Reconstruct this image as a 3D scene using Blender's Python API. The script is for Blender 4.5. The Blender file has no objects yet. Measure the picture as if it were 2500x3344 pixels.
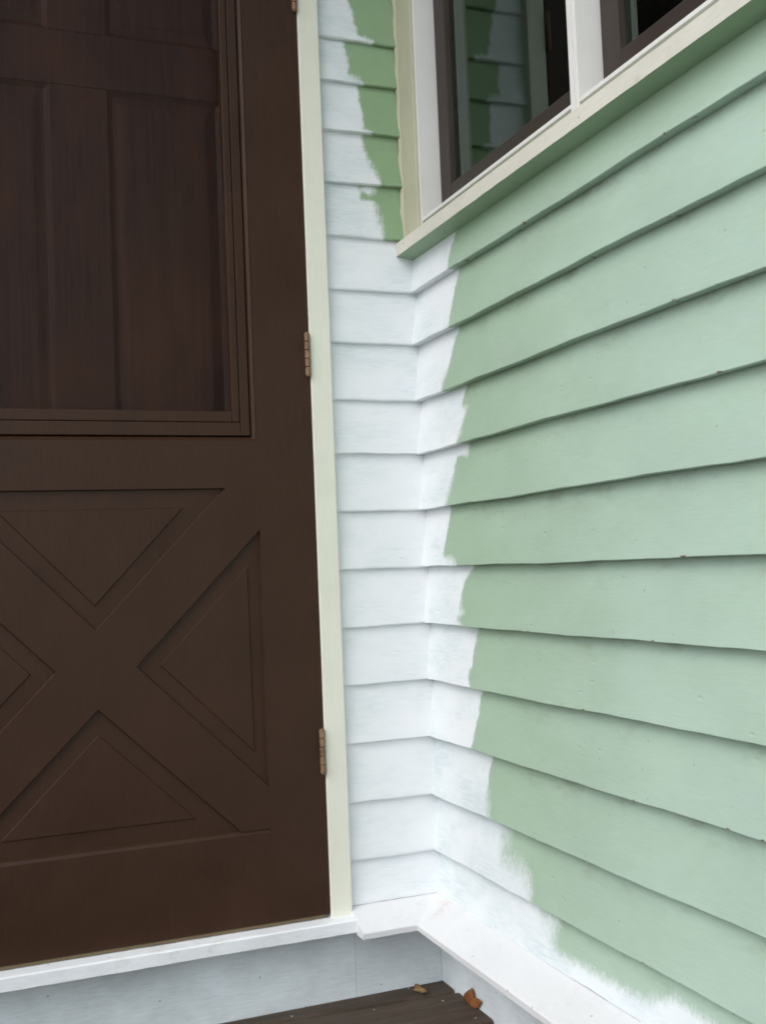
import bpy, bmesh, math, random
from mathutils import Vector, Matrix
random.seed(7)
R = math.radians
sc = bpy.context.scene
COL = sc.collection
H = 0.742                      # camera-fit datum (eye line) above the deck boards

# ------------------------------------------------------------------ camera
cam = bpy.data.cameras.new('camera')
cam.sensor_fit = 'VERTICAL'; cam.sensor_height = 36.0
cam.lens = 3614.24 / 3344 * 36.0
cam.clip_start = 0.02; cam.clip_end = 2000
yaw, pitch, roll = 0.377738, 0.048109, -0.040828
fw = Vector((math.sin(yaw)*math.cos(pitch), math.cos(yaw)*math.cos(pitch), math.sin(pitch)))
rt = fw.cross(Vector((0, 0, 1))).normalized(); up = rt.cross(fw)
r2 = rt*math.cos(roll) + up*math.sin(roll); u2 = -rt*math.sin(roll) + up*math.cos(roll)
co = bpy.data.objects.new('camera', cam); COL.objects.link(co)
M = Matrix((r2, u2, -fw)).transposed().to_4x4()
M.translation = Vector((-0.80598, -1.84972, 0.006245 + H))
co.matrix_world = M
sc.camera = co
sc.render.resolution_x = 765; sc.render.resolution_y = 1024

# ------------------------------------------------------------------ sky, sun, exposure
SUN_EL, SUN_ROT = R(46), R(240)            # a veiled sun behind the camera
w = bpy.data.worlds.new('World'); sc.world = w; w.use_nodes = True
nt = w.node_tree; nt.nodes.clear()
sky = nt.nodes.new('ShaderNodeTexSky'); sky.sky_type = 'NISHITA'; sky.sun_disc = False
sky.sun_elevation = SUN_EL; sky.sun_rotation = SUN_ROT
sky.air_density = 1.0; sky.dust_density = 2.0; sky.ozone_density = 1.0
hs = nt.nodes.new('ShaderNodeHueSaturation'); hs.inputs['Saturation'].default_value = 0.45
bg = nt.nodes.new('ShaderNodeBackground'); bg.inputs['Strength'].default_value = 0.13
wo = nt.nodes.new('ShaderNodeOutputWorld')
nt.links.new(sky.outputs[0], hs.inputs['Color']); nt.links.new(hs.outputs[0], bg.inputs['Color']); nt.links.new(bg.outputs[0], wo.inputs['Surface'])
sl = bpy.data.lights.new('sun', 'SUN'); sl.energy = 0.5; sl.angle = R(50); sl.color = (1.0, 0.98, 0.96)
so = bpy.data.objects.new('sun', sl); COL.objects.link(so)
sd = Vector((math.sin(SUN_ROT)*math.cos(SUN_EL), math.cos(SUN_ROT)*math.cos(SUN_EL), math.sin(SUN_EL)))
so.rotation_euler = sd.to_track_quat('Z', 'Y').to_euler(); so.location = sd*20
sc.view_settings.view_transform = 'Standard'; sc.view_settings.look = 'None'
sc.view_settings.exposure = 0.93; sc.view_settings.gamma = 1.0
sc.view_settings.use_curve_mapping = False
sc.render.engine = 'CYCLES'
sc.cycles.filter_width = 1.7; sc.cycles.max_bounces = 8; sc.cycles.diffuse_bounces = 4; sc.cycles.glossy_bounces = 4; sc.cycles.transparent_max_bounces = 16

# ------------------------------------------------------------------ material helpers
class NT:
    def __init__(s, name):
        s.m = bpy.data.materials.new(name); s.m.use_nodes = True
        s.t = s.m.node_tree; s.p = s.t.nodes['Principled BSDF']; s.o = s.t.nodes['Material Output']
    def n(s, typ, **kw):
        d = s.t.nodes.new(typ)
        for k, v in kw.items(): setattr(d, k, v)
        return d
    def link(s, a, b): s.t.links.new(a, b)
    def put(s, sock, v):
        if hasattr(v, 'is_linked') or isinstance(v, bpy.types.NodeSocket): s.link(v, sock)
        else: sock.default_value = v
    def coord(s, scale=(1, 1, 1), kind='Object'):
        c = s.n('ShaderNodeTexCoord'); mp = s.n('ShaderNodeMapping')
        mp.inputs['Scale'].default_value = scale; s.link(c.outputs[kind], mp.inputs['Vector']); return mp.outputs[0]
    def noise(s, scale, detail=3, rough=.55, stretch=(1, 1, 1), dist=0):
        d = s.n('ShaderNodeTexNoise'); d.inputs['Scale'].default_value = scale; d.inputs['Detail'].default_value = detail
        d.inputs['Roughness'].default_value = rough; d.inputs['Distortion'].default_value = dist
        s.link(s.coord(stretch), d.inputs['Vector']); return d.outputs['Fac']
    def voro(s, scale, stretch=(1, 1, 1)):
        d = s.n('ShaderNodeTexVoronoi'); d.inputs['Scale'].default_value = scale
        s.link(s.coord(stretch), d.inputs['Vector']); return d.outputs['Distance']
    def math(s, op, a, b=0.0, c=0.0, clamp=False):
        d = s.n('ShaderNodeMath', operation=op, use_clamp=clamp)
        for i, v in enumerate((a, b, c)): s.put(d.inputs[i], v)
        return d.outputs[0]
    def rng(s, v, a, b, c=0.0, d=1.0, smooth=False):
        m = s.n('ShaderNodeMapRange'); m.interpolation_type = 'SMOOTHSTEP' if smooth else 'LINEAR'
        for k, x in zip(('Value', 'From Min', 'From Max', 'To Min', 'To Max'), (v, a, b, c, d)): s.put(m.inputs[k], x)
        return m.outputs[0]
    def mix(s, f, a, b, mode='MIX'):
        d = s.n('ShaderNodeMix', data_type='RGBA', blend_type=mode)
        for k, v in ((0, f), (6, a), (7, b)):
            if isinstance(v, tuple): v = tuple(v)+(1.0,) if len(v) == 3 else v
            s.put(d.inputs[k], v)
        return d.outputs[2]
    def attr(s, name): return s.n('ShaderNodeAttribute', attribute_name=name).outputs['Fac']
    def bump(s, h, dist, strength=1.0, nrm=None):
        b = s.n('ShaderNodeBump'); b.inputs['Distance'].default_value = dist; b.inputs['Strength'].default_value = strength
        s.link(h, b.inputs['Height'])
        if nrm: s.link(nrm, b.inputs['Normal'])
        return b.outputs[0]
    def done(s, col=None, rough=.5, nrm=None, spec=.5, metal=0.0):
        if col is not None: s.put(s.p.inputs['Base Color'], tuple(col)+(1.0,) if isinstance(col, tuple) and len(col) == 3 else col)
        s.put(s.p.inputs['Roughness'], rough); s.p.inputs['Specular IOR Level'].default_value = spec
        s.put(s.p.inputs['Metallic'], metal)
        if nrm: s.link(nrm, s.p.inputs['Normal'])
        return s.m

GREEN_OLD, GREEN = (0.25, 0.375, 0.215), (0.380, 0.500, 0.410)      # unfaded strip green, chalked green; their blend also imitates the side wall's light
WHITE = (0.80, 0.822, 0.835)

def mat_siding():
    k = NT('clapboard_paint')
    sdv, dry, v = k.attr('primer'), k.attr('dry'), k.attr('height')
    # ragged, brushed edge of the primer
    n1 = k.math('ADD', k.math('MULTIPLY', k.noise(1, 4, .7, (330, 330, 70)), .55), k.math('MULTIPLY', k.noise(1, 3, .7, (1300, 1300, 420)), .45)); n2 = k.noise(1, 4, .65, (75, 75, 75))
    j = k.math('MULTIPLY', k.math('SUBTRACT', n1, .5), k.math('MULTIPLY', dry, 4.4))
    j2 = k.math('MULTIPLY', k.math('SUBTRACT', n2, .5), .014)
    e = k.math('ADD', k.math('ADD', sdv, j), j2)
    sw = k.math('ADD', .0014, k.math('MULTIPLY', dry, .55))
    mask = k.rng(e, k.math('MULTIPLY', sw, -1), sw)
    # thinned primer, green ghosting through in patches; side wall's dimmer light greyed in
    a = k.noise(1, 3, .6, (9, 9, 16)); b = k.noise(1, 5, .7, (30, 30, 260)); b2 = k.noise(1, 5, .7, (22, 22, 480))
    th = k.math('MULTIPLY', k.rng(a, .40, .66), k.rng(k.math('ADD', b, k.math('MULTIPLY', b2, .5)), .55, 1.0))
    thn = k.attr('thin_and_shade')
    white = k.mix(k.math('ADD', k.math('MULTIPLY', th, k.math('ADD', .66, k.math('MULTIPLY', thn, .45))), k.math('MULTIPLY', thn, .38), 0, True), WHITE, (.58, .655, .675))
    # green paint: uneven, a little mildew, chips along the butt edge
    g1 = k.noise(1, 4, .6, (5, 5, 9)); g2 = k.noise(1, 4, .6, (40, 40, 300))
    gv = k.math('ADD', k.rng(g1, .3, .7, -.05, .05), k.rng(g2, .3, .7, -.03, .03))
    gb = k.mix(k.math('ADD', k.attr('fade_and_light'), k.rng(k.noise(1, 4, .65, (6, 6, 14)), .3, .7, -.09, .09), 0, True), GREEN_OLD, GREEN)
    green = k.mix(1.0, gb, k.n('ShaderNodeCombineColor').outputs[0], 'MULTIPLY')
    cc = [x for x in k.t.nodes if x.bl_idname == 'ShaderNodeCombineColor'][-1]
    one = k.math('ADD', gv, 1.0)
    for i in range(3): k.link(one, cc.inputs[i])
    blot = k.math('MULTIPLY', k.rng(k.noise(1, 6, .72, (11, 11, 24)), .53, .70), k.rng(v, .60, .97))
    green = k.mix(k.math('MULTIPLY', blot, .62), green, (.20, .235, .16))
    spk = k.math('LESS_THAN', k.voro(26), .045)
    green = k.mix(k.math('MULTIPLY', spk, .5), green, (.19, .20, .13))
    chip = k.math('MULTIPLY', k.rng(k.noise(1, 3, .6, (38, 38, 60)), .66, .685), k.math('LESS_THAN', v, .022))
    green = k.mix(chip, green, (.16, .075, .05))
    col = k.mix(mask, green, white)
    grain = k.noise(1, 4, .65, (14, 14, 420)); dents = k.math('MAXIMUM', k.rng(k.voro(19, (1, 1, 2.6)), .03, .13), k.math('LESS_THAN', k.noise(1, 2, .5, (6, 6, 6)), .56))
    hgt = k.math('ADD', k.math('MULTIPLY', grain, .25), k.math('ADD', k.math('MULTIPLY', dents, .7), k.math('MULTIPLY', mask, .18)))
    hgt = k.math('ADD', hgt, k.math('MULTIPLY', k.noise(1, 2, .5, (8, 8, 24)), 1.3))
    nr = k.bump(hgt, .0011, .75)
    return k.done(col, k.rng(mask, 0, 1, .48, .58), nr, .35)

def mat_paint(name, col, rough=.45, var=.06, grain=(40, 40, 6), spec=.4, bump=.0004, dirt=None, dirtamt=0.0):
    k = NT(name)
    n = k.noise(1, 4, .6, (7, 7, 7)); g = k.noise(1, 4, .65, tuple(x*6 for x in grain))
    f = k.math('ADD', k.rng(n, .3, .7, -var, var), k.rng(g, .3, .7, -var*.6, var*.6))
    lo = tuple(c*.82 for c in col); hi = tuple(min(1, c*1.18) for c in col)
    c = k.mix(k.rng(f, -.18, .18), lo, hi)
    if dirt:
        d = k.math('MULTIPLY', k.rng(k.noise(1, 6, .75, (16, 16, 16)), .56, .75), dirtamt)
        c = k.mix(d, c, dirt)
        s = k.math('LESS_THAN', k.voro(34), .06); c = k.mix(k.math('MULTIPLY', s, .6), c, tuple(x*.35 for x in dirt))
    nr = k.bump(k.math('ADD', g, k.noise(1, 2, .5, (15, 15, 15))), bump, .8)
    return k.done(c, k.rng(n, .3, .7, rough-.05, rough+.07), nr, spec)

def mat_stain():
    k = NT('stained_door_wood')
    g = k.noise(1, 6, .72, (150, 150, 4), 0.2); n = k.noise(1, 3, .6, (6, 6, 2.5))
    c = k.mix(k.rng(g, .35, .68), (.105, .034, .017), (.19, .060, .027))
    c = k.mix(k.math('MULTIPLY', k.rng(n, .48, .7), .55), c, (.34, .11, .045))
    return k.done(c, k.rng(n, .3, .7, .32, .46), k.bump(g, .0006, .7), .5)

def mat_brass():
    k = NT('tarnished_brass')
    n = k.noise(1, 5, .7, (90, 90, 60)); p = k.noise(1, 3, .6, (60, 60, 30))
    c = k.mix(k.rng(n, .35, .7), (.13, .072, .036), (.31, .19, .11))
    c = k.mix(k.rng(p, .66, .7), c, (.7, .68, .6))
    return k.done(c, k.rng(n, .3, .7, .42, .62), k.bump(n, .0005), .5, .35)

def mat_deck():
    k = NT('weathered_deck_wood')
    g = k.noise(1, 6, .72, (4, 75, 60), .6); n = k.noise(1, 4, .65, (9, 12, 9))
    c = k.mix(k.rng(g, .3, .72), (.030, .0200, .0140), (.095, .069, .049))
    c = k.mix(k.math('MULTIPLY', k.rng(n, .45, .7), .5), c, (.085, .075, .058))
    s = k.math('LESS_THAN', k.voro(30), .055); c = k.mix(s, c, (.55, .57, .56))
    return k.done(c, .72, k.bump(g, .0014, .9), .3)

def mat_glass():
    k = NT('window_glass')
    fr = k.n('ShaderNodeFresnel'); fr.inputs['IOR'].default_value = 1.62
    tr = k.n('ShaderNodeBsdfTransparent'); tr.inputs['Color'].default_value = (.95, .985, .965, 1)
    gl = k.n('ShaderNodeBsdfGlossy'); gl.inputs['Roughness'].default_value = 0.0; gl.inputs['Color'].default_value = (.86, 1, .90, 1)
    mx = k.n('ShaderNodeMixShader')
    k.link(fr.outputs[0], mx.inputs[0]); k.link(tr.outputs[0], mx.inputs[1]); k.link(gl.outputs[0], mx.inputs[2]); k.link(mx.outputs[0], k.o.inputs['Surface'])
    k.t.nodes.remove(k.p); return k.m

def mat_screen():
    k = NT('insect_screen_mesh')
    c = k.n('ShaderNodeTexCoord'); sp = k.n('ShaderNodeSeparateXYZ'); k.link(c.outputs['Object'], sp.inputs[0])
    def wires(s): return k.math('LESS_THAN', k.math('PINGPONG', k.math('MULTIPLY', s, 1/.0016), .5), .145)
    wr = k.math('MAXIMUM', wires(sp.outputs[0]), wires(sp.outputs[2]))
    tr = k.n('ShaderNodeBsdfTransparent'); mx = k.n('ShaderNodeMixShader')
    k.link(wr, mx.inputs[0]); k.link(tr.outputs[0], mx.inputs[1]); k.link(k.p.outputs[0], mx.inputs[2]); k.link(mx.outputs[0], k.o.inputs['Surface'])
    return k.done((.014, .013, .012), .6, None, .1)

def mat_leaf(name, a, b):
    k = NT(name); n = k.noise(1, 5, .7, (70, 70, 70)); n2 = k.noise(1, 3, .6, (300, 300, 300))
    c = k.mix(k.rng(n, .35, .65), a, b)
    return k.done(c, .6, k.bump(n2, .0006), .3)

def mat_bounce_ground():  # unseen ground, made pale to bounce light onto the lap undersides
    k = NT('pale_bounce_ground'); n = k.noise(1, 4, .7, (1.5, 1.5, 1.5)); f = k.noise(1, 3, .7, (60, 60, 60))
    c = k.mix(k.rng(n, .3, .7), (.33, .325, .30), (.42, .41, .385))
    return k.done(c, .9, k.bump(f, .02), .2)

SID = mat_siding()
DOOR = mat_paint('brown_door_paint', (.040, .0185, .0102), .38, .12, (30, 30, 5), .22, .0006)
CREAM = mat_paint('cream_trim_paint', (.73, .735, .63), .5, .04, (40, 40, 4), .35, .0005)
TAN = mat_paint('cream_window_trim_paint', (.47, .455, .335), .5, .05, (40, 40, 4), .35, .0005)
SILLM = mat_paint('window_sill_paint', (.64, .625, .545), .5, .05, (40, 6, 40), .35, .0005, (.30, .22, .13), .35)
WTRIM = mat_paint('white_window_frame', (.68, .675, .65), .42, .03, (40, 40, 4), .4, .0002)
SASH = mat_paint('brown_window_sash', (.034, .0235, .0185), .42, .05, (30, 30, 5), .3, .0003)
PRIM = mat_paint('white_primer', WHITE, .55, .035, (12, 12, 40), .35, .0006)
CAPM = mat_paint('primed_ledge', (.70, .71, .72), .5, .03, (30, 6, 30), .35, .0006, (.52, .38, .27), .45)
SKIRT = mat_paint('primed_skirt_board', (.63, .685, .71), .55, .13, (6, 6, 60), .35, .0005, (.42, .44, .42), .3)
THR = mat_paint('worn_primed_threshold', (.74, .765, .79), .5, .05, (6, 30, 30), .35, .0006, (.40, .29, .19), .4)
STAIN = mat_stain(); BRASS = mat_brass(); DECK = mat_deck(); GLASS = mat_glass(); SCREEN = mat_screen()
SWEEP = mat_paint('brown_rubber_sweep', (.16, .115, .06), .6, .1)
SPACER = mat_paint('aluminium_spacer', (.55, .57, .56), .35, .05, spec=.6)
SHEATH = mat_paint('building_paper', (.18, .17, .15), .8, .05)
ROOMM = mat_paint('interior_wall_paint', (.22, .20, .17), .8, .05)
ROOFM = mat_paint('unseen_roof_paint', (.42, .41, .36), .6, .04)
BOUNCE_GROUND = mat_bounce_ground()
LEAF1 = mat_leaf('orange_brown_leaf', (.30, .115, .03), (.16, .05, .02))
LEAF2 = mat_leaf('tan_leaf', (.33, .21, .085), (.16, .09, .035))

# ------------------------------------------------------------------ object helpers
WL = {}
def empty(name, loc, label, cat, group=None):
    o = bpy.data.objects.new(name, None); COL.objects.link(o); o.empty_display_size = .1
    o.location = Vector(loc) + Vector((0, 0, H)); WL[o] = Vector(loc)
    tag(o, label, cat, group, 'thing'); return o
def tag(o, label=None, cat=None, group=None, kind=None):
    for k, v in (('label', label), ('category', cat), ('group', group), ('kind', kind)):
        if v: o[k] = v
    return o
def obj(name, verts, faces, mat, parent=None, bevel=0, smooth=False, attrs=None, origin=None, seg=2):
    """one mesh object; verts in datum coordinates (z=0 at the eye line)"""
    off = WL[parent] if parent else Vector(origin if origin else (0, 0, -H))
    me = bpy.data.meshes.new(name)
    me.from_pydata([tuple(Vector(v)-off) for v in verts], [], faces)
    bm = bmesh.new(); bm.from_mesh(me); bmesh.ops.recalc_face_normals(bm, faces=bm.faces); bm.to_mesh(me); bm.free()
    me.materials.append(mat)
    if attrs:
        for k, vals in attrs.items():
            a = me.attributes.new(k, 'FLOAT', 'POINT'); a.data.foreach_set('value', vals)
    if smooth: me.polygons.foreach_set('use_smooth', [True]*len(me.polygons))
    o = bpy.data.objects.new(name, me); COL.objects.link(o)
    if parent: o.parent = parent
    else: o.location = off + Vector((0, 0, H))
    WL[o] = off
    if bevel:
        m = o.modifiers.new('bevel', 'BEVEL'); m.width = bevel; m.segments = seg; m.limit_method = 'ANGLE'; m.angle_limit = R(35)
        m.harden_normals = False
    return o
def boxvf(boxes):
    V, F = [], []
    for x0, x1, y0, y1, z0, z1 in boxes:
        b = len(V)
        V += [(x, y, z) for z in (z0, z1) for x, y in ((x0, y0), (x1, y0), (x1, y1), (x0, y1))]
        F += [tuple(b+i for i in f) for f in ((0, 3, 2, 1), (4, 5, 6, 7), (0, 1, 5, 4), (1, 2, 6, 5), (2, 3, 7, 6), (3, 0, 4, 7))]
    return V, F
def box(name, b, mat, parent=None, bevel=.0012, **k):
    V, F = boxvf(b if isinstance(b, list) else [b]); return obj(name, V, F, mat, parent, bevel, **k)
def prism(poly, a, b):
    """poly = list of functions-free 2-D points; a/b(p) give the two 3-D ends of each point"""
    n = len(poly); V = [a(p) for p in poly] + [b(p) for p in poly]
    F = [tuple(range(n)), tuple(range(2*n-1, n-1, -1))] + [(i, (i+1) % n, n+(i+1) % n, n+i) for i in range(n)]
    return V, F

# ------------------------------------------------------------------ setting
def ground():
    S = 400; n = 24; V, F = [], []
    for i in range(n+1):
        for j in range(n+1):
            V.append((-S+2*S*i/n, -S+2*S*j/n, -H-.62))
    for i in range(n):
        for j in range(n):
            a = i*(n+1)+j; F.append((a, a+n+1, a+n+2, a+1))
    tag(obj('ground', V, F, BOUNCE_GROUND), kind='structure')
ground()
tag(box('unseen_shade_roof', (-1.4, .35, -.60, .35, 1.80, 1.90), ROOFM), kind='structure')  # unseen roof, assumed and sized to shade the door wall
tag(box('room', [(.13, 2.4, -3.3, .6, -.80, -.74), (.13, 2.4, -3.3, .6, 1.91, 1.97), (2.4, 2.46, -3.3, .6, -.74, 1.91),
                 (.13, 2.4, .6, .66, -.74, 1.91), (.13, 2.4, -3.36, -3.3, -.74, 1.91)], ROOMM, bevel=0), kind='structure')

# deck: planks almost parallel to the door wall
deck = bpy.data.objects.new('deck', None); COL.objects.link(deck); deck.location = (0, 0, 0); WL[deck] = Vector((0, 0, -H)); tag(deck, kind='structure')
box('deck_joists', [(x, x+.04, -1.33, .03, -H-.20, -H-.045) for x in (-1.55, -1.05, -.55, -.035)], DECK, deck, 0)
ang = math.atan2(-.017, .333); PW, PG = .1370, .012
def plank(i, y1, y0):
    o = random.uniform(-.0012, .0012)
    V, F = [], []
    N = 40; prof = [(y0, -.036), (y0, -.005), (y0+.0015, -.0015), (y0+.005, 0), (y1-.005, 0), (y1-.0015, -.0015), (y1, -.005), (y1, -.036)]
    for k in range(N+1):
        x = -1.60 + 1.615*k/N
        for yy, zz in prof:
            slope = math.tan(ang)*x if i else (math.tan(ang)*x if yy < y1-.01 else 0)
            V.append((x, yy + slope + random.uniform(-.0004, .0004), zz - H + o))
    m = len(prof)
    for k in range(N):
        for q in range(m):
            a = k*m+q; b = k*m+(q+1) % m; F.append((a, b, b+m, a+m))
    F += [tuple(range(m)), tuple(N*m+q for q in range(m))]
    obj('plank', V, F, DECK, deck)
plank(0, .012, -.0435)
y = -.0435-PG
for i in range(1, 9):
    plank(i, y, y-PW); y -= PW+PG

# ------------------------------------------------------------------ clapboards
TR, TL = .0165, .0085           # butt thickness: weathered side wall, caulked and painted strip
ZB = [-.5845, -.5085, -.4095, -.3055, -.2030, -.1018, .0005, .1040, .2065, .3040, .4075, .5050, .6007, .7010, .7950, .8877, .9670]
while ZB[-1] < 1.80: ZB.append(ZB[-1]+.1015)
IDX0 = -6
# outline of the primer on each board: distance from the corner, height
RP={
 5: [(0.1791, 0.5666), (0.171, 0.5517), (0.1636, 0.5426), (0.1611, 0.531), (0.1573, 0.5197), (0.1615, 0.5095)] ,
 4: [(0.1754, 0.5022), (0.1656, 0.4784), (0.1595, 0.4429), (0.1552, 0.4132), (0.1516, 0.4024)] ,
 3: [(0.1658, 0.3994), (0.1533, 0.3932), (0.15, 0.3785), (0.144, 0.3617), (0.1393, 0.3447), (0.1255, 0.3291), (0.1175, 0.3111)] ,
 2: [(0.1847, 0.2999), (0.1777, 0.2872), (0.1702, 0.2708), (0.1943, 0.2647), (0.1883, 0.2506), (0.1823, 0.2364), (0.1737, 0.22), (0.1663, 0.2046)] ,
 1: [(0.1829, 0.1976), (0.1805, 0.1854), (0.1411, 0.1879), (0.1369, 0.1761), (0.1321, 0.1587), (0.1235, 0.1339), (0.1115, 0.1052)] ,
 0: [(0.099, 0.1034), (0.1004, 0.0866), (0.0952, 0.0661), (0.0887, 0.0457), (0.0858, 0.0172), (0.1232, 0.0139), (0.1483, -0.0005)] ,
 -1: [(0.1796, -0.0027), (0.1642, -0.0144), (0.1482, -0.0294), (0.1432, -0.0495), (0.1409, -0.0721), (0.1577, -0.078), (0.1363, -0.0886), (0.1553, -0.1018)] ,
 -2: [(0.19, -0.1031), (0.1821, -0.1255), (0.1771, -0.1479), (0.1778, -0.1688), (0.1687, -0.1756), (0.17, -0.1902), (0.1798, -0.2041)] ,
 -3: [(0.1961, -0.2063), (0.1864, -0.2206), (0.1892, -0.2471), (0.1822, -0.2625), (0.1764, -0.2925), (0.1693, -0.3081)] ,
 -4: [(0.2194, -0.3071), (0.2128, -0.3356), (0.2131, -0.3594), (0.2183, -0.3871), (0.2263, -0.4116)] ,
 -5: [(0.267, -0.4129), (0.2593, -0.4399), (0.249, -0.4678), (0.3084, -0.4632), (0.3356, -0.4724), (0.3501, -0.4888), (0.3505, -0.5085)] ,
 -6: [(0.3616, -0.5168), (0.4116, -0.5108), (0.4069, -0.5298), (0.4028, -0.5533), (0.4233, -0.5619), (0.4762, -0.56), (0.5387, -0.5593), (0.5878, -0.5583), (0.6314, -0.555), (0.6733, -0.5438), (0.6898, -0.5358), (0.7249, -0.5397), (0.761, -0.54)] ,
}
LP={
 10: [(0.0984, 1.0503), (0.092, 1.0278), (0.0891, 1.0094), (0.0849, 0.9936), (0.0831, 0.9787), (0.0538, 0.9745)] ,
 9: [(0.1221, 0.9731), (0.1088, 0.9734), (0.1083, 0.9576), (0.1041, 0.9418), (0.1019, 0.9235), (0.1032, 0.9047), (0.089, 0.8972), (0.0746, 0.8915)] ,
 8: [(0.0833, 0.8874), (0.0851, 0.8743), (0.0834, 0.8559), (0.0793, 0.8377), (0.0789, 0.8191), (0.0808, 0.8026), (0.0613, 0.8005)] ,
 7: [(0.0786, 0.797), (0.0796, 0.7725), (0.0741, 0.7591), (0.0663, 0.7413), (0.0573, 0.7236), (0.0494, 0.7068)] ,
 6: [(0.114, 0.7033), (0.0851, 0.7001), (0.0875, 0.6745), (0.0619, 0.6732), (0.0564, 0.6586), (0.0537, 0.6356), (0.0476, 0.6082)] ,
}
DRY = {-6: .011, -5: .005, -4: .003, 1: .003, 2: .003, 3: .003, 6: .004, 7: .0035}
DRYSPOT = {('R', -6): [(.385, -.53, .05, .03)], ('R', -5): [(.258, -.43, .055, .05), (.31, -.485, .065, .045)], ('R', -4): [(.218, -.392, .035, .035)],
           ('R', 3): [(.13, .325, .03, .014)], ('R', 2): [(.175, .225, .03, .012), (.19, .262, .02, .01)], ('R', 1): [(.125, .13, .04, .012), (.18, .19, .02, .012)],
           ('R', 0): [(.12, .01, .03, .014)], ('R', -1): [(.15, -.08, .03, .012)], ('L', 7): [(.06, .73, .03, .012)], ('L', 6): [(.052, .64, .04, .014)], ('L', 9): [(.09, .90, .02, .01)]}
LP[11] = [(.112, 1.166), (.108, 1.13), (.110, 1.10), (.100, 1.068)]
LP[12] = [(.120, 1.268), (.122, 1.23), (.112, 1.20), (.114, 1.168)]
for q in range(13, 20): LP[q] = [(.112+.01*math.sin(q*2.1), 1.1685+.1015*(q-12)+.1), (.108+.012*math.cos(q*1.7), 1.1685+.1015*(q-12))]

def seg_d(px, pz, a, b):
    ax, az = a; bx, bz = b; dx, dz = bx-ax, bz-az; L = dx*dx+dz*dz
    t = 0 if L == 0 else max(0, min(1, ((px-ax)*dx+(pz-az)*dz)/L))
    return math.hypot(px-ax-t*dx, pz-az-t*dz)
def inside(px, pz, P):
    c = False; j = len(P)-1
    for i in range(len(P)):
        if (P[i][1] > pz) != (P[j][1] > pz) and px < (P[j][0]-P[i][0])*(pz-P[i][1])/(P[j][1]-P[i][1])+P[i][0]: c = not c
        j = i
    return c

def clapboard(parent, wall, n, s0, s1, zb, zt, sd=None, hgt=None, gap=0.0, fade_and_light=None):
    """bevelled board on wall R (plane x=0) or L (plane y=0); sd(s,z): signed distance into the primer"""
    h = hgt or (zt-zb)
    T = TR if wall == 'R' else TL
    fade_and_light = fade_and_light if fade_and_light is not None else ((lambda s, f: .45+.55*min(1, max(0, s-.1)/.6)) if wall == 'R' else 0.0)  # green pales away from the corner: chalking plus a painted-in light gradient
    rnd = random.Random(n*31+int(s0*1000)+(7 if wall == 'L' else 0))
    ph = [rnd.uniform(0, 6.28) for _ in range(6)]
    def wob(s): return .0007*math.sin(s*9+ph[0]) + .0005*math.sin(s*23+ph[1]) + .00035*math.sin(s*61+ph[2]) + .0002*math.sin(s*170+ph[3])
    def bow(s): return .0009*math.sin(s*3.1+ph[4]) + .0005*math.sin(s*7.7+ph[5])
    ss = []; s = s0
    lim = .80 if n == -6 else .38 if n == -5 else .26
    while s < s1-1e-6:
        ss.append(s); s += .006 if (s < lim and sd) else .04
    ss.append(s1)
    rows = [(f, 0) for f in (1.12, 1.0, .92, .84, .76, .68, .6, .52, .44, .36, .28, .20, .12, .06, .02)]
    V, F, A, D, HV, FD, TH = [], [], [], [], [], [], []
    for s in ss:
        w_, b_ = wob(s), bow(s)
        prof = []
        for f, _ in rows:
            z = zb + h*f
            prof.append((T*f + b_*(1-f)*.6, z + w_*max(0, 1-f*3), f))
        if wall == 'L': prof += [(.0001, zb+w_+.0040, .04), (.0008, zb+w_+.0016, .015), (.0024, zb+w_+.0002, 0)]
        else: prof += [(.0002 + b_*.6, zb+w_+.0008, .008), (.0012 + b_*.6, zb+w_, 0)]
        prof.append((T*.5, zb+w_+.0002, 0)); prof.append((T-gap*(.6+.4*math.sin(s*5+ph[2])*math.sin(s*17+ph[0]))+.0012, zb+w_*.5+.0002, 0))
        prof.append((T+.012, zb+.004, 0)); prof.append((T+.012, zb+h*1.12, 1.0))
        for o_, z, f in prof:
            V.append((o_, -s, z) if wall == 'R' else (-s, o_, z))
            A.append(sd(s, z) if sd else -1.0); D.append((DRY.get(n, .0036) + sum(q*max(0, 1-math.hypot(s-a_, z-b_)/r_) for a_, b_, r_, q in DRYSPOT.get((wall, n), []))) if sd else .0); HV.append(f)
            TH.append(((.6 + (.45 if n < -3 else .15 if n < 0 else 0)) if wall == 'R' else (.7 if n > 5 else .35 if n > 2 else .16)))  # side wall greyed for its dimmer light as well as its thinner coat
            FD.append(fade_and_light(s, f) if callable(fade_and_light) else fade_and_light)
    m = len(prof)
    for k in range(len(ss)-1):
        for q in range(m):
            a = k*m+q; b = k*m+(q+1) % m; F.append((a, b, b+m, a+m))
    F += [tuple(range(m)), tuple((len(ss)-1)*m+q for q in range(m))]
    return obj('clapboard', V, F, SID, parent, attrs={'primer': A, 'dry': D, 'height': HV, 'fade_and_light': FD, 'thin_and_shade': TH})

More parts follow.
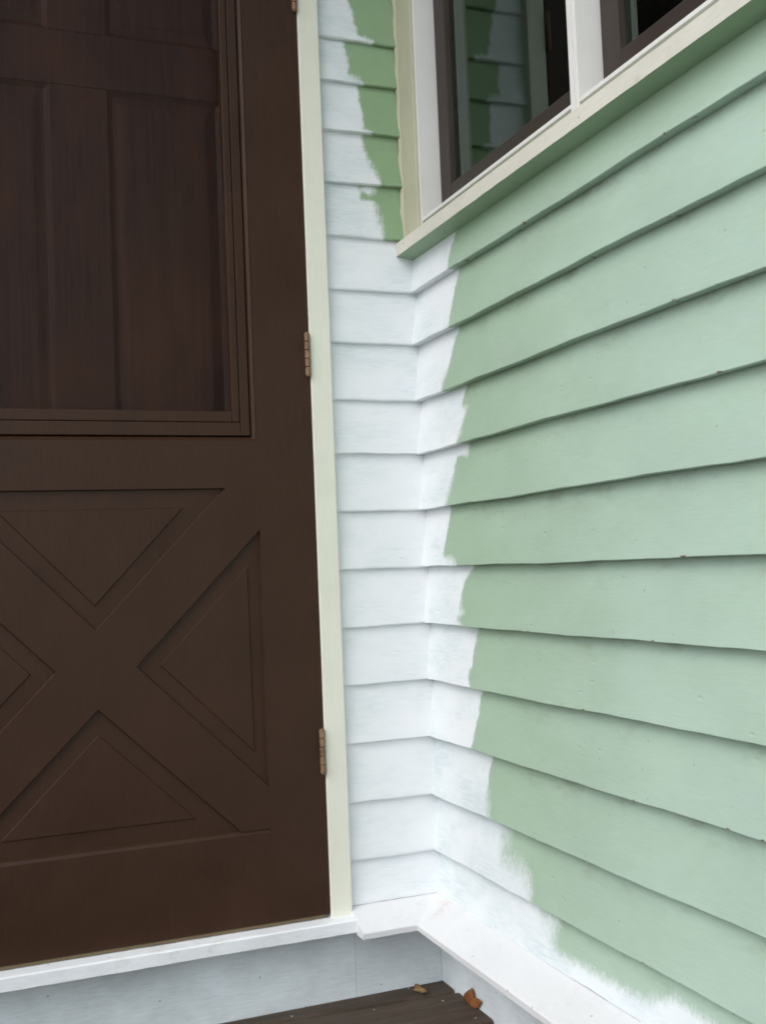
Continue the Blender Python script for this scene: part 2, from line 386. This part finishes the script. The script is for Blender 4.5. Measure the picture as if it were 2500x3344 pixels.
def sd_R(n):
    P = RP[n]
    if n == -6: poly = [(-.2, P[0][1]+.05), (P[0][0], P[0][1]+.05)] + P + [(.80, -.556), (.9, -.575), (.98, -.62), (-.2, -.62)]
    else: poly = [(-.2, P[0][1]+.03), (P[0][0], P[0][1]+.03)] + P + [(P[-1][0], P[-1][1]-.03), (-.2, P[-1][1]-.03)]
    edge = poly[1:-1]
    if n == -6: edge = edge[:-1]
    def f(s, z):
        d = min(seg_d(s, z, edge[i], edge[i+1]) for i in range(len(edge)-1))
        return d if inside(s, z, poly) else -d
    return f
def sd_L(n):
    if n not in LP: return (lambda s, z: 1.0)
    P = LP[n]
    poly = [(.5, P[0][1]+.03), (P[0][0], P[0][1]+.03)] + P + [(P[-1][0], P[-1][1]-.03), (.5, P[-1][1]-.03)]
    edge = poly[1:-1]
    extra = [(.066, .683, .016)] if n == 6 else []
    def f(s, z):
        d = min(seg_d(s, z, edge[i], edge[i+1]) for i in range(len(edge)-1))
        d = d if inside(s, z, poly) else -d
        for (a, b, r) in ([(.072, .694, .008)] if n == 6 else []): d = max(d, r-math.hypot((s-a)*.6, z-b))
        return d
    return f

wall_r = empty('clapboard_wall', (0.03, -1.6, -H), 'sage green clapboard wall under the window, primed white next to the corner', 'wall')
wall_l = empty('clapboard_wall', (-.08, 0.03, -H), 'narrow clapboard wall strip primed white between brown door and corner', 'wall')
wall_f = empty('clapboard_wall', (-1.6, 0.03, -H), 'unseen green clapboard wall on the latch side of the brown door, kept short for light', 'wall')  # assumed, out of view; ended early so skylight reaches the side wall
box('sheathing', [(.0292, .11, -3.3, .11, -.85, .585), (.0292, .11, -3.3, -1.125, .585, 1.9), (.0292, .11, -1.125, -.04, 1.47, 1.9), (.0292, .11, -.04, .11, .585, 1.9)], SHEATH, wall_r, 0)
box('sheathing', [(-.172, .0285, .0292, .11, -.85, 1.9)], SHEATH, wall_l, 0)
box('sheathing', [(-1.20, -.99, .0292, .11, -.85, 1.9), (-.99, -.1725, .0292, .11, 1.50, 1.9), (-.99, -.1725, .0292, .11, -.85, -.62)], SHEATH, wall_f, 0)
for i in range(len(ZB)-1):
    n = i+IDX0; zb, zt = ZB[i], ZB[i+1]; g = {0: .005, 1: .004, 2: .005, 3: .0045, 4: .003, -2: .002}.get(n, 0.0)
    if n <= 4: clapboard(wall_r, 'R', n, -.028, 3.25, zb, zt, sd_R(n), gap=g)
    elif n == 5: clapboard(wall_r, 'R', n, -.028, 3.25, zb, .575, sd_R(5), hgt=.0957, fade_and_light=lambda s, f: .75*max(0, 1-f)+.25*min(1, max(0, s-.1)/.9))
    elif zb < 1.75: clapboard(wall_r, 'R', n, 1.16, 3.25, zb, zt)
    if zb < 1.75:
        clapboard(wall_l, 'L', n, .0055 if n > 5 else -.026, .170, zb, zt, sd_L(n))
        clapboard(wall_f, 'L', n, 1.0, 1.20, zb, zt)
        if zb > 1.44: clapboard(wall_f, 'L', n, .171, .998, zb, zt)

# skirt boards and sloped ledges
box('skirt_board', (.009, .0285, -3.25, .0285, -.80, -.6195), SKIRT, wall_r, .0008)
box('skirt_board', (-.1540, .0085, .009, .0285, -.80, -.6195), SKIRT, wall_l, .0002)
box('skirt_board', (-1.20, -.1545, .0096, .0285, -.80, -.6195), SKIRT, wall_f, .0002)
CP = [(.018, -.5835), (-.0015, -.5842), (-.0655, -.6095), (-.0672, -.6120), (-.0665, -.6212), (-.050, -.6222), (.018, -.6222)]
def ledge(parent, mk, n=60):
    V, F = [], []; m = len(CP)
    for k in range(n+1):
        f = k/n
        for (o_, z) in CP:
            V.append(mk(o_, z + random.uniform(-.0003, .0003), f))
    for k in range(n):
        for q in range(m):
            a = k*m+q; b = k*m+(q+1) % m; F.append((a, b, b+m, a+m))
    F += [tuple(range(m)), tuple(n*m+q for q in range(m))]
    return obj('ledge', V, F, CAPM, parent)
ledge(wall_r, lambda o_, z, f: (o_, o_*(1-f) + f*(-3.25), z))
ledge(wall_l, lambda o_, z, f: (o_*(1-f) + f*(-.1655), o_, z), 14)
ledge(wall_f, lambda o_, z, f: (-1.0-.20*f, o_, z), 8)

# ------------------------------------------------------------------ door frame
fr = empty('door_frame', (-.58, .05, -.62), 'cream painted door casing and worn white threshold around the brown door', 'door frame')
box('casing', (-.2025, -.1632, -.0125, .03, -.596, 1.42), CREAM, fr, .002)
box('casing', (-.9995, -.9612, -.0125, .03, -.596, 1.42), CREAM, fr, .002)
box('casing', (-1.02, -.145, -.0135, .03, 1.4205, 1.50), CREAM, fr, .002)
box('jamb', [(-.2022, -.173, .0305, .125, -.60, 1.42), (-.99, -.962, .0305, .125, -.60, 1.42), (-.99, -.173, .0305, .125, 1.4205, 1.45)], DOOR, fr, .001)
V, F = [], []
TP = [(.125, -.590), (.0, -.5935), (-.034, -.5955), (-.0372, -.5975), (-.0376, -.6165), (-.036, -.6178), (.125, -.6178)]
NN = 40
for k in range(NN+1):
    x = -1.0 + (.8385)*k/NN
    for yy, zz in TP: V.append((x, yy+random.uniform(-.0004, .0004), zz+random.uniform(-.0004, .0004)))
m = len(TP)
for k in range(NN):
    for q in range(m):
        a = k*m+q; b = k*m+(q+1) % m; F.append((a, b, b+m, a+m))
F += [tuple(range(m)), tuple(NN*m+q for q in range(m))]
obj('threshold', V, F, THR, fr)

# ------------------------------------------------------------------ brown screen door
dr = empty('screen_door', (-.582, 0, -.587), 'dark brown screen door with X braced lower panel and brass hinges', 'door')
Y0, Y1 = -.0115, .0185
XR, XL = -.2048, -.9592
cx, cz = -.582, -.143
Wd, Ht, Hb = .278, .291, .2863
OXR, OXL, OZB, OZT = -.307, -.857, .231, 1.30
box('stile', [(cx+Wd, XR, Y0, Y1, -.5865, 1.415)], DOOR, dr, .0)
box('stile', [(XL, cx-Wd, Y0, Y1, -.5865, 1.415)], DOOR, dr, .0)
e = -.0006
RP2 = [(Y0+.00008, -.5865), (Y1-.0001, -.5865), (Y1-.0001, cz-Hb+.0008), (Y0+.0060, cz-Hb+.0008), (Y0+.0032, cz-Hb-.0008), (Y0+.00008, cz-Hb-.0066)]
V, F = prism(RP2, lambda p: (cx-Wd+e, p[0], p[1]), lambda p: (cx+Wd-e, p[0], p[1]))
obj('rail', V, F, DOOR, dr)
box('rail', (cx-Wd+e, cx+Wd-e, Y0+.00008, Y1-.0001, cz+Ht, OZB), DOOR, dr, .0)
box('rail', (cx-Wd+e, cx+Wd-e, Y0+.00008, Y1-.0001, OZT, 1.415), DOOR, dr, .0)
# cross brace: centre block and four arms, one board layer
ap = dict(t=(0, .062), r=(.0625, 0), b=(0, -.0635), l=(-.0625, 0))
def arm(sx, sz):
    dxt, hz = (.2205, Ht) if sz > 0 else (.228, Hb)
    dz = .2193 if sz > 0 else .217
    return [ap['t'] if sz > 0 else ap['b'], (sx*dxt, sz*hz), (sx*Wd, sz*hz), (sx*Wd, sz*dz), ap['r'] if sx > 0 else ap['l']]
def ext(poly, ya, yb): return prism(poly, lambda p: (cx+p[0], ya, cz+p[1]), lambda p: (cx+p[0], yb, cz+p[1]))
outline = []
a1, a2, a3, a4 = arm(1, 1), arm(1, -1), arm(-1, -1), arm(-1, 1)
outline = a1[:-1] + [ap['r']] + [a2[3], a2[2], a2[1], ap['b']] + [a3[1], a3[2], a3[3], ap['l']] + [a4[3], a4[2], a4[1]]
V, F = ext([(x*1.002, z*1.002) for x, z in outline], Y0+.00016, Y1-.0003)
# concave caps: split by hand
nO = len(outline); F = F[2:]
def cap(base, rev):
    # order: 0 top apex,1,2,3 arm,4 right apex,5,6,7 arm,8 bottom apex,9,10,11,12 left apex,13,14,15
    fs = [(0, 4, 8, 12), (0, 1, 2, 3, 4), (4, 5, 6, 7, 8), (8, 9, 10, 11, 12), (12, 13, 14, 15, 0)]
    return [tuple(base+i for i in (f[::-1] if rev else f)) for f in fs]
F += cap(0, False) + cap(nO, True)
obj('cross_brace', V, F, DOOR, dr)
# raised triangular panels behind the brace
def panel(outer, inner):
    L = [math.dist(outer[(i+1) % 3], outer[(i+2) % 3]) for i in range(3)]; P = sum(L)
    g = [sum(L[i]*outer[i][k] for i in range(3))/P for k in (0, 1)]                     # incentre
    area = abs((outer[1][0]-outer[0][0])*(outer[2][1]-outer[0][1])-(outer[2][0]-outer[0][0])*(outer[1][1]-outer[0][1]))/2
    rin = 2*area/P
    def inset(d): return [(g[0]+(p[0]-g[0])*(1-d/rin), g[1]+(p[1]-g[1])*(1-d/rin)) for p in outer]
    def lift(P_, y): return [(cx+p[0], y, cz+p[1]) for p in P_]
    inn2 = [(p[0]+(g[0]-p[0])*.024, p[1]+(g[1]-p[1])*.024) for p in inner]
    rings = [(inset(-.004), .014), (inset(-.004), Y0+.003), (inset(0), Y0+.0028), (inset(.0006), Y0+.0036), (inset(.0018), Y0+.0068), (inner, Y0+.0064), (inn2, Y0+.0042)]
    V = [v for P_, y in rings for v in lift(P_, y)]
    F = [(0, 1, 2), tuple(range(3*len(rings)-3, 3*len(rings)))]
    for q in range(len(rings)-1): F += [(3*q+i, 3*q+(i+1) % 3, 3*q+3+(i+1) % 3, 3*q+3+i) for i in range(3)]
    return obj('raised_panel', V, F, DOOR, dr)
panel([(.2205, Ht), (-.2205, Ht), (0, .062)], [(.149, .2594), (-.149, .2594), (0, .1016)])
panel([(Wd, .2193), (Wd, -.217), (.0625, 0)], [(.2555, .1574), (.2570, -.158), (.1013, 0)])
panel([(-Wd, .2193), (-Wd, -.217), (-.0625, 0)], [(-.2555, .1574), (-.2570, -.158), (-.1013, 0)])
panel([(.228, -Hb), (-.228, -Hb), (0, -.0635)], [(.154, -.2565), (-.154, -.2565), (0, -.104)])
# screen insert: chamfered reveal, outer frame, inner stop, mesh
def ring(x0, x1, z0, z1, wd, ya, yb):
    return [(x0, x0+wd, ya, yb, z0, z1), (x1-wd, x1, ya, yb, z0, z1), (x0+wd+.0004, x1-wd-.0004, ya, yb, z0, z0+wd*1.42), (x0+wd+.0004, x1-wd-.0004, ya, yb, z1-wd, z1)]
V, F = [], []
for (ins, yy) in ((0, Y0-.0003), (.0062, Y0+.007), (.0062, Y1)):
    V += [(OXL+ins-.0005, yy, OZB+ins*.85-.0005), (OXR-ins+.0005, yy, OZB+ins*.85-.0005), (OXR-ins+.0005, yy, OZT-ins), (OXL+ins-.0005, yy, OZT-ins)]
V += [(OXL-.01, Y1, OZB-.01), (OXR+.01, Y1, OZB-.01), (OXR+.01, Y1, OZT+.01), (OXL-.01, Y1, OZT+.01)]
V += [(OXL-.01, Y0+.002, OZB-.01), (OXR+.01, Y0+.002, OZB-.01), (OXR+.01, Y0+.002, OZT+.01), (OXL-.01, Y0+.002, OZT+.01)]
for L in range(5):
    nx = (L+1) % 5
    for i in range(4): F.append((L*4+i, L*4+(i+1) % 4, nx*4+(i+1) % 4, nx*4+i))
obj('reveal_moulding', V, F, DOOR, dr)
sf = box('screen_frame', ring(OXL+.0075, OXR-.0075, OZB+.0068, OZT-.0075, .0160, Y0+.0035, Y1-.004), DOOR, dr, .0012)
box('stop_bead', ring(OXL+.0248, OXR-.0248, OZB+.0302, OZT-.0248, .0128, Y0+.0030, Y1-.008), DOOR, sf, .0015)
V, F = boxvf([(OXL+.024, OXR-.024, Y1-.0095, Y1-.0092, OZB+.030, OZT-.024)])
obj('screen_mesh', V, F, SCREEN, sf)
box('door_sweep', (XL+.004, XR-.004, -.0095, .006, -.5928, -.587), SWEEP, dr, .001)
def hinge(zc):
    L, r, X, Yc = .0748, .0052, -.2078, -.0150
    V, F = [], []
    ks = 5; N = 14
    for k in range(ks):
        za = zc-L/2 + L*k/ks + .0004; zb_ = zc-L/2 + L*(k+1)/ks - .0004
        b = len(V)
        prof = [(0, za), (r*.86, za), (r, za+.0008), (r, zb_-.0008), (r*.86, zb_), (0, zb_)]
        for rad, zz in prof:
            for q in range(N):
                t = 2*math.pi*q/N; V.append((X+rad*math.cos(t), Yc+rad*math.sin(t), zz))
        for p in range(5):
            for q in range(N): F.append((b+p*N+q, b+p*N+(q+1) % N, b+(p+1)*N+(q+1) % N, b+(p+1)*N+q))
    h = obj('hinge', V, F, BRASS, dr, smooth=False)
    box('hinge_leaf', [(X+.0012, X+.0042, Yc, .012, zc-L/2+.001, zc+L/2-.001)], BRASS, h, .0004)
    for zz0, zz1 in ((zc-L/2-.0016, zc-L/2+.001), (zc+L/2-.001, zc+L/2+.0016)):
        V, F = [], []
        for zz in (zz0, zz1):
            for q in range(12):
                t = 2*math.pi*q/12; V.append((X+.0036*math.cos(t), Yc+.0036*math.sin(t), zz))
        F += [(q, (q+1) % 12, 12+(q+1) % 12, 12+q) for q in range(12)] + [tuple(range(12)), tuple(range(12, 24))]
        obj('hinge_pin', V, F, BRASS, h)
for zc in (.3812, -.3100, 1.0360): hinge(zc)

# ------------------------------------------------------------------ stained inner door
idr = empty('inner_door', (-.577, .08, -.59), 'reddish brown stained panelled wood door behind the screen', 'door')
D0, D1 = .060, .100
px0, px1, mx0, mx1 = -.825, -.3297, -.6256, -.5286
box('stile', (-.3297, -.2145, D0, D1, -.585, 1.41), STAIN, idr, .001)
box('stile', (-.942, -.825, D0, D1, -.585, 1.41), STAIN, idr, .001)
zr = [(-.585, -.38), (.0, .12), (.8475, .9425), (1.29, 1.41)]
zp = [(-.38, .0), (.12, .8475), (.9425, 1.29)]
for a, b in zr: box('rail', (px0+.0002, px1-.0002, D0+.0002, D1, a, b), STAIN, idr, .001)
for a, b in zp:
    box('mullion', (mx0, mx1, D0+.0001, D1, a+.0002, b-.0002), STAIN, idr, .001)
    for xa, xb in ((px0, mx0), (mx1, px1)):
        lv = [(0.0, .002), (.009, .0065), (.014, .0065), (.0265, .0045), (.0275, .0035)]
        V = []; F = []
        for i_, dep in lv: V += [(xa+i_, D0+dep, a+i_), (xb-i_, D0+dep, a+i_), (xb-i_, D0+dep, b-i_), (xa+i_, D0+dep, b-i_)]
        V += [(xa, D1-.005, a), (xb, D1-.005, a), (xb, D1-.005, b), (xa, D1-.005, b)]
        nl = len(lv)
        for L in range(nl-1):
            for q in range(4): F.append((L*4+q, L*4+(q+1) % 4, (L+1)*4+(q+1) % 4, (L+1)*4+q))
        F += [tuple((nl-1)*4+q for q in range(4)), tuple(nl*4+q for q in range(4))] + [(q, (q+1) % 4, nl*4+(q+1) % 4, nl*4+q) for q in range(4)]
        obj('raised_panel', V, F, STAIN, idr)

# ------------------------------------------------------------------ window in the side wall
wn = empty('window', (.03, -.58, .60), 'two pane brown sash window with white frame and cream sill over green clapboards', 'window')
WT = 1.44
SP = [(-.0227, .5725), (-.0227, .5960), (-.0210, .5972), (.036, .600), (.036, .560), (.0115, .5672)]
V, F = [], []; NN = 50; m = len(SP)
for k in range(NN+1):
    yy = .012 - 1.20*k/NN
    for xx, zz in SP: V.append((xx+random.uniform(-.0002, .0002), yy, zz+random.uniform(-.0003, .0003)))
for k in range(NN):
    for q in range(m):
        a = k*m+q; b = k*m+(q+1) % m; F.append((a, b, b+m, a+m))
F += [tuple(range(m)), tuple(NN*m+q for q in range(m))]
me_sill = obj('sill', V, F, SILLM, wn)
# underside carries the wall's green
gm = SID; me_sill.data.materials.append(gm)
for p in me_sill.data.polygons:
    if p.normal.z < -.6: p.material_index = 1
for nm, val in (('primer', -1.0), ('dry', 0.0), ('height', .5), ('fade_and_light', .2), ('thin_and_shade', 0.0)):
    a = me_sill.data.attributes.new(nm, 'FLOAT', 'POINT'); a.data.foreach_set('value', [val]*len(me_sill.data.vertices))
box('casing', (-.0062, .028, -.0622, .020, .598, WT+.02), TAN, wn, .0015)
box('casing', (-.0062, .028, -1.165, -1.1035, .598, WT+.02), TAN, wn, .0015)
box('casing', (-.0075, .028, -1.18, .018, WT+.0205, WT+.10), TAN, wn, .0015)
box('jamb', (0.0, .085, -.0642, -.045, .600, WT), WTRIM, wn, .0008)
box('jamb', (0.0, .085, -1.115, -1.102, .600, WT), WTRIM, wn, .0008)
box('mullion', [(0.0, .085, -.5825, -.5732, .600, WT), (0.0, .085, -.5935, -.5838, .600, WT)], WTRIM, wn, .0008)
box('frame_bottom', [(0.0005, .085, -.5730, -.0644, .6184, .6245), (0.0005, .085, -1.1018, -.5937, .6184, .6245)], WTRIM, wn, .0008)
box('frame_head', [(0.0005, .085, -.5730, -.0644, WT-.02, WT), (0.0005, .085, -1.1018, -.5937, WT-.02, WT)], WTRIM, wn, .0008)
V, F = [], []
for k in range(60):
    z = .60 + .85*k/59; jx = .0012*math.sin(k*1.1)+.0008*math.sin(k*2.7+1)
    for dx, dy in ((-.0105+jx, .0045), (-.0078+jx*.6, -.0012), (-.0058, -.0030), (-.0052, .006)): V.append((dx, dy, z))
for k in range(59):
    for q in range(3): F.append((k*4+q, k*4+q+1, k*4+q+5, k*4+q+4))
obj('caulk_bead', V, F, TAN, wn, smooth=True)
def sash(ya, yb):
    y0, y1 = yb, ya                     # y0 < y1
    z0, z1 = .6285, WT-.022; sw, rw = .0410, .0480
    s = box('sash', [(.040, .078, y1-sw, y1, z0, z1), (.040, .078, y0, y0+sw, z0, z1),
                     (.0402, .078, y0+sw+.0002, y1-sw-.0002, z0, z0+rw), (.0402, .078, y0+sw+.0002, y1-sw-.0002, z1-sw, z1)], SASH, wn, .0016)
    gy0, gy1, gz0, gz1 = y0+sw-.004, y1-sw+.004, z0+rw-.004, z1-sw+.004
    for xg in (.0510, .0660): box('pane', (xg, xg+.003, gy0, gy1, gz0, gz1), GLASS, s, 0)
    a = .0095
    box('spacer', [(.0545, .0655, gy1-a, gy1, gz0, gz1), (.0545, .0655, gy0, gy0+a, gz0, gz1), (.0545, .0655, gy0+a+.0002, gy1-a-.0002, gz0, gz0+a), (.0545, .0655, gy0+a+.0002, gy1-a-.0002, gz1-a, gz1)], SPACER, s, 0)
sash(-.0655, -.5718)
sash(-.5948, -1.1005)

# ------------------------------------------------------------------ fallen leaves
def leaf(name, outline, mat, label, curl):
    c = [sum(p[i] for p in outline)/len(outline) for i in range(3)]
    V = [tuple(c)]; n = len(outline)
    for f in (.35, .7, 1.0):
        for p in outline: V.append(tuple(c[i]+(p[i]-c[i])*f + curl[i]*f*f*(1+.5*math.sin(p[2]*700+p[1]*300)) for i in range(3)))
    F = [(0, 1+i, 1+(i+1) % n) for i in range(n)]
    for L in range(2): F += [(1+L*n+i, 1+(L+1)*n+i, 1+(L+1)*n+(i+1) % n, 1+L*n+(i+1) % n) for i in range(n)]
    org = (c[0], c[1], min(p[2] for p in outline))
    o = obj(name, V, F, mat, origin=org, smooth=True)
    s = o.modifiers.new('thick', 'SOLIDIFY'); s.thickness = .0005
    return tag(o, label, 'leaf', 'fallen leaves on the deck')
def lp(y, z): return (.0068 - max(0, .030-(z+H))*.10 + .0012*math.sin(y*160), y, -H+.0006+(z+H-.0006)*1.02)
leaf('fallen_leaf', [lp(*p) for p in ((-.123, -.7110), (-.1145, -.7170), (-.104, -.7225), (-.0945, -.7310), (-.0935, -.7360), (-.0960, -.7412), (-.110, -.7414), (-.124, -.7414), (-.138, -.7412), (-.1460, -.7350), (-.1525, -.7290), (-.1590, -.7215), (-.1470, -.7225), (-.1370, -.7240), (-.1320, -.7225), (-.1290, -.7170))],
     LEAF1, 'orange brown leaf standing against the white skirt board under the ledge', (-.0012, 0, 0))
leaf('fallen_leaf', [(-0.058, -0.0215, -0.7391), (-0.055, -0.0155, -0.7347), (-0.049, -0.0177, -0.7359), (-0.046, -0.026, -0.7379), (-0.043, -0.0335, -0.7391), (-0.0419, -0.0425, -0.7399), (-0.0475, -0.047, -0.7403), (-0.0542, -0.0455, -0.7403), (-0.0535, -0.038, -0.7395), (-0.055, -0.0305, -0.7391), (-0.061, -0.029, -0.7401), (-0.0625, -0.0238, -0.7401)],
     LEAF2, 'small curled tan leaf scrap lying on the dark deck boards', (0, 0, .004))
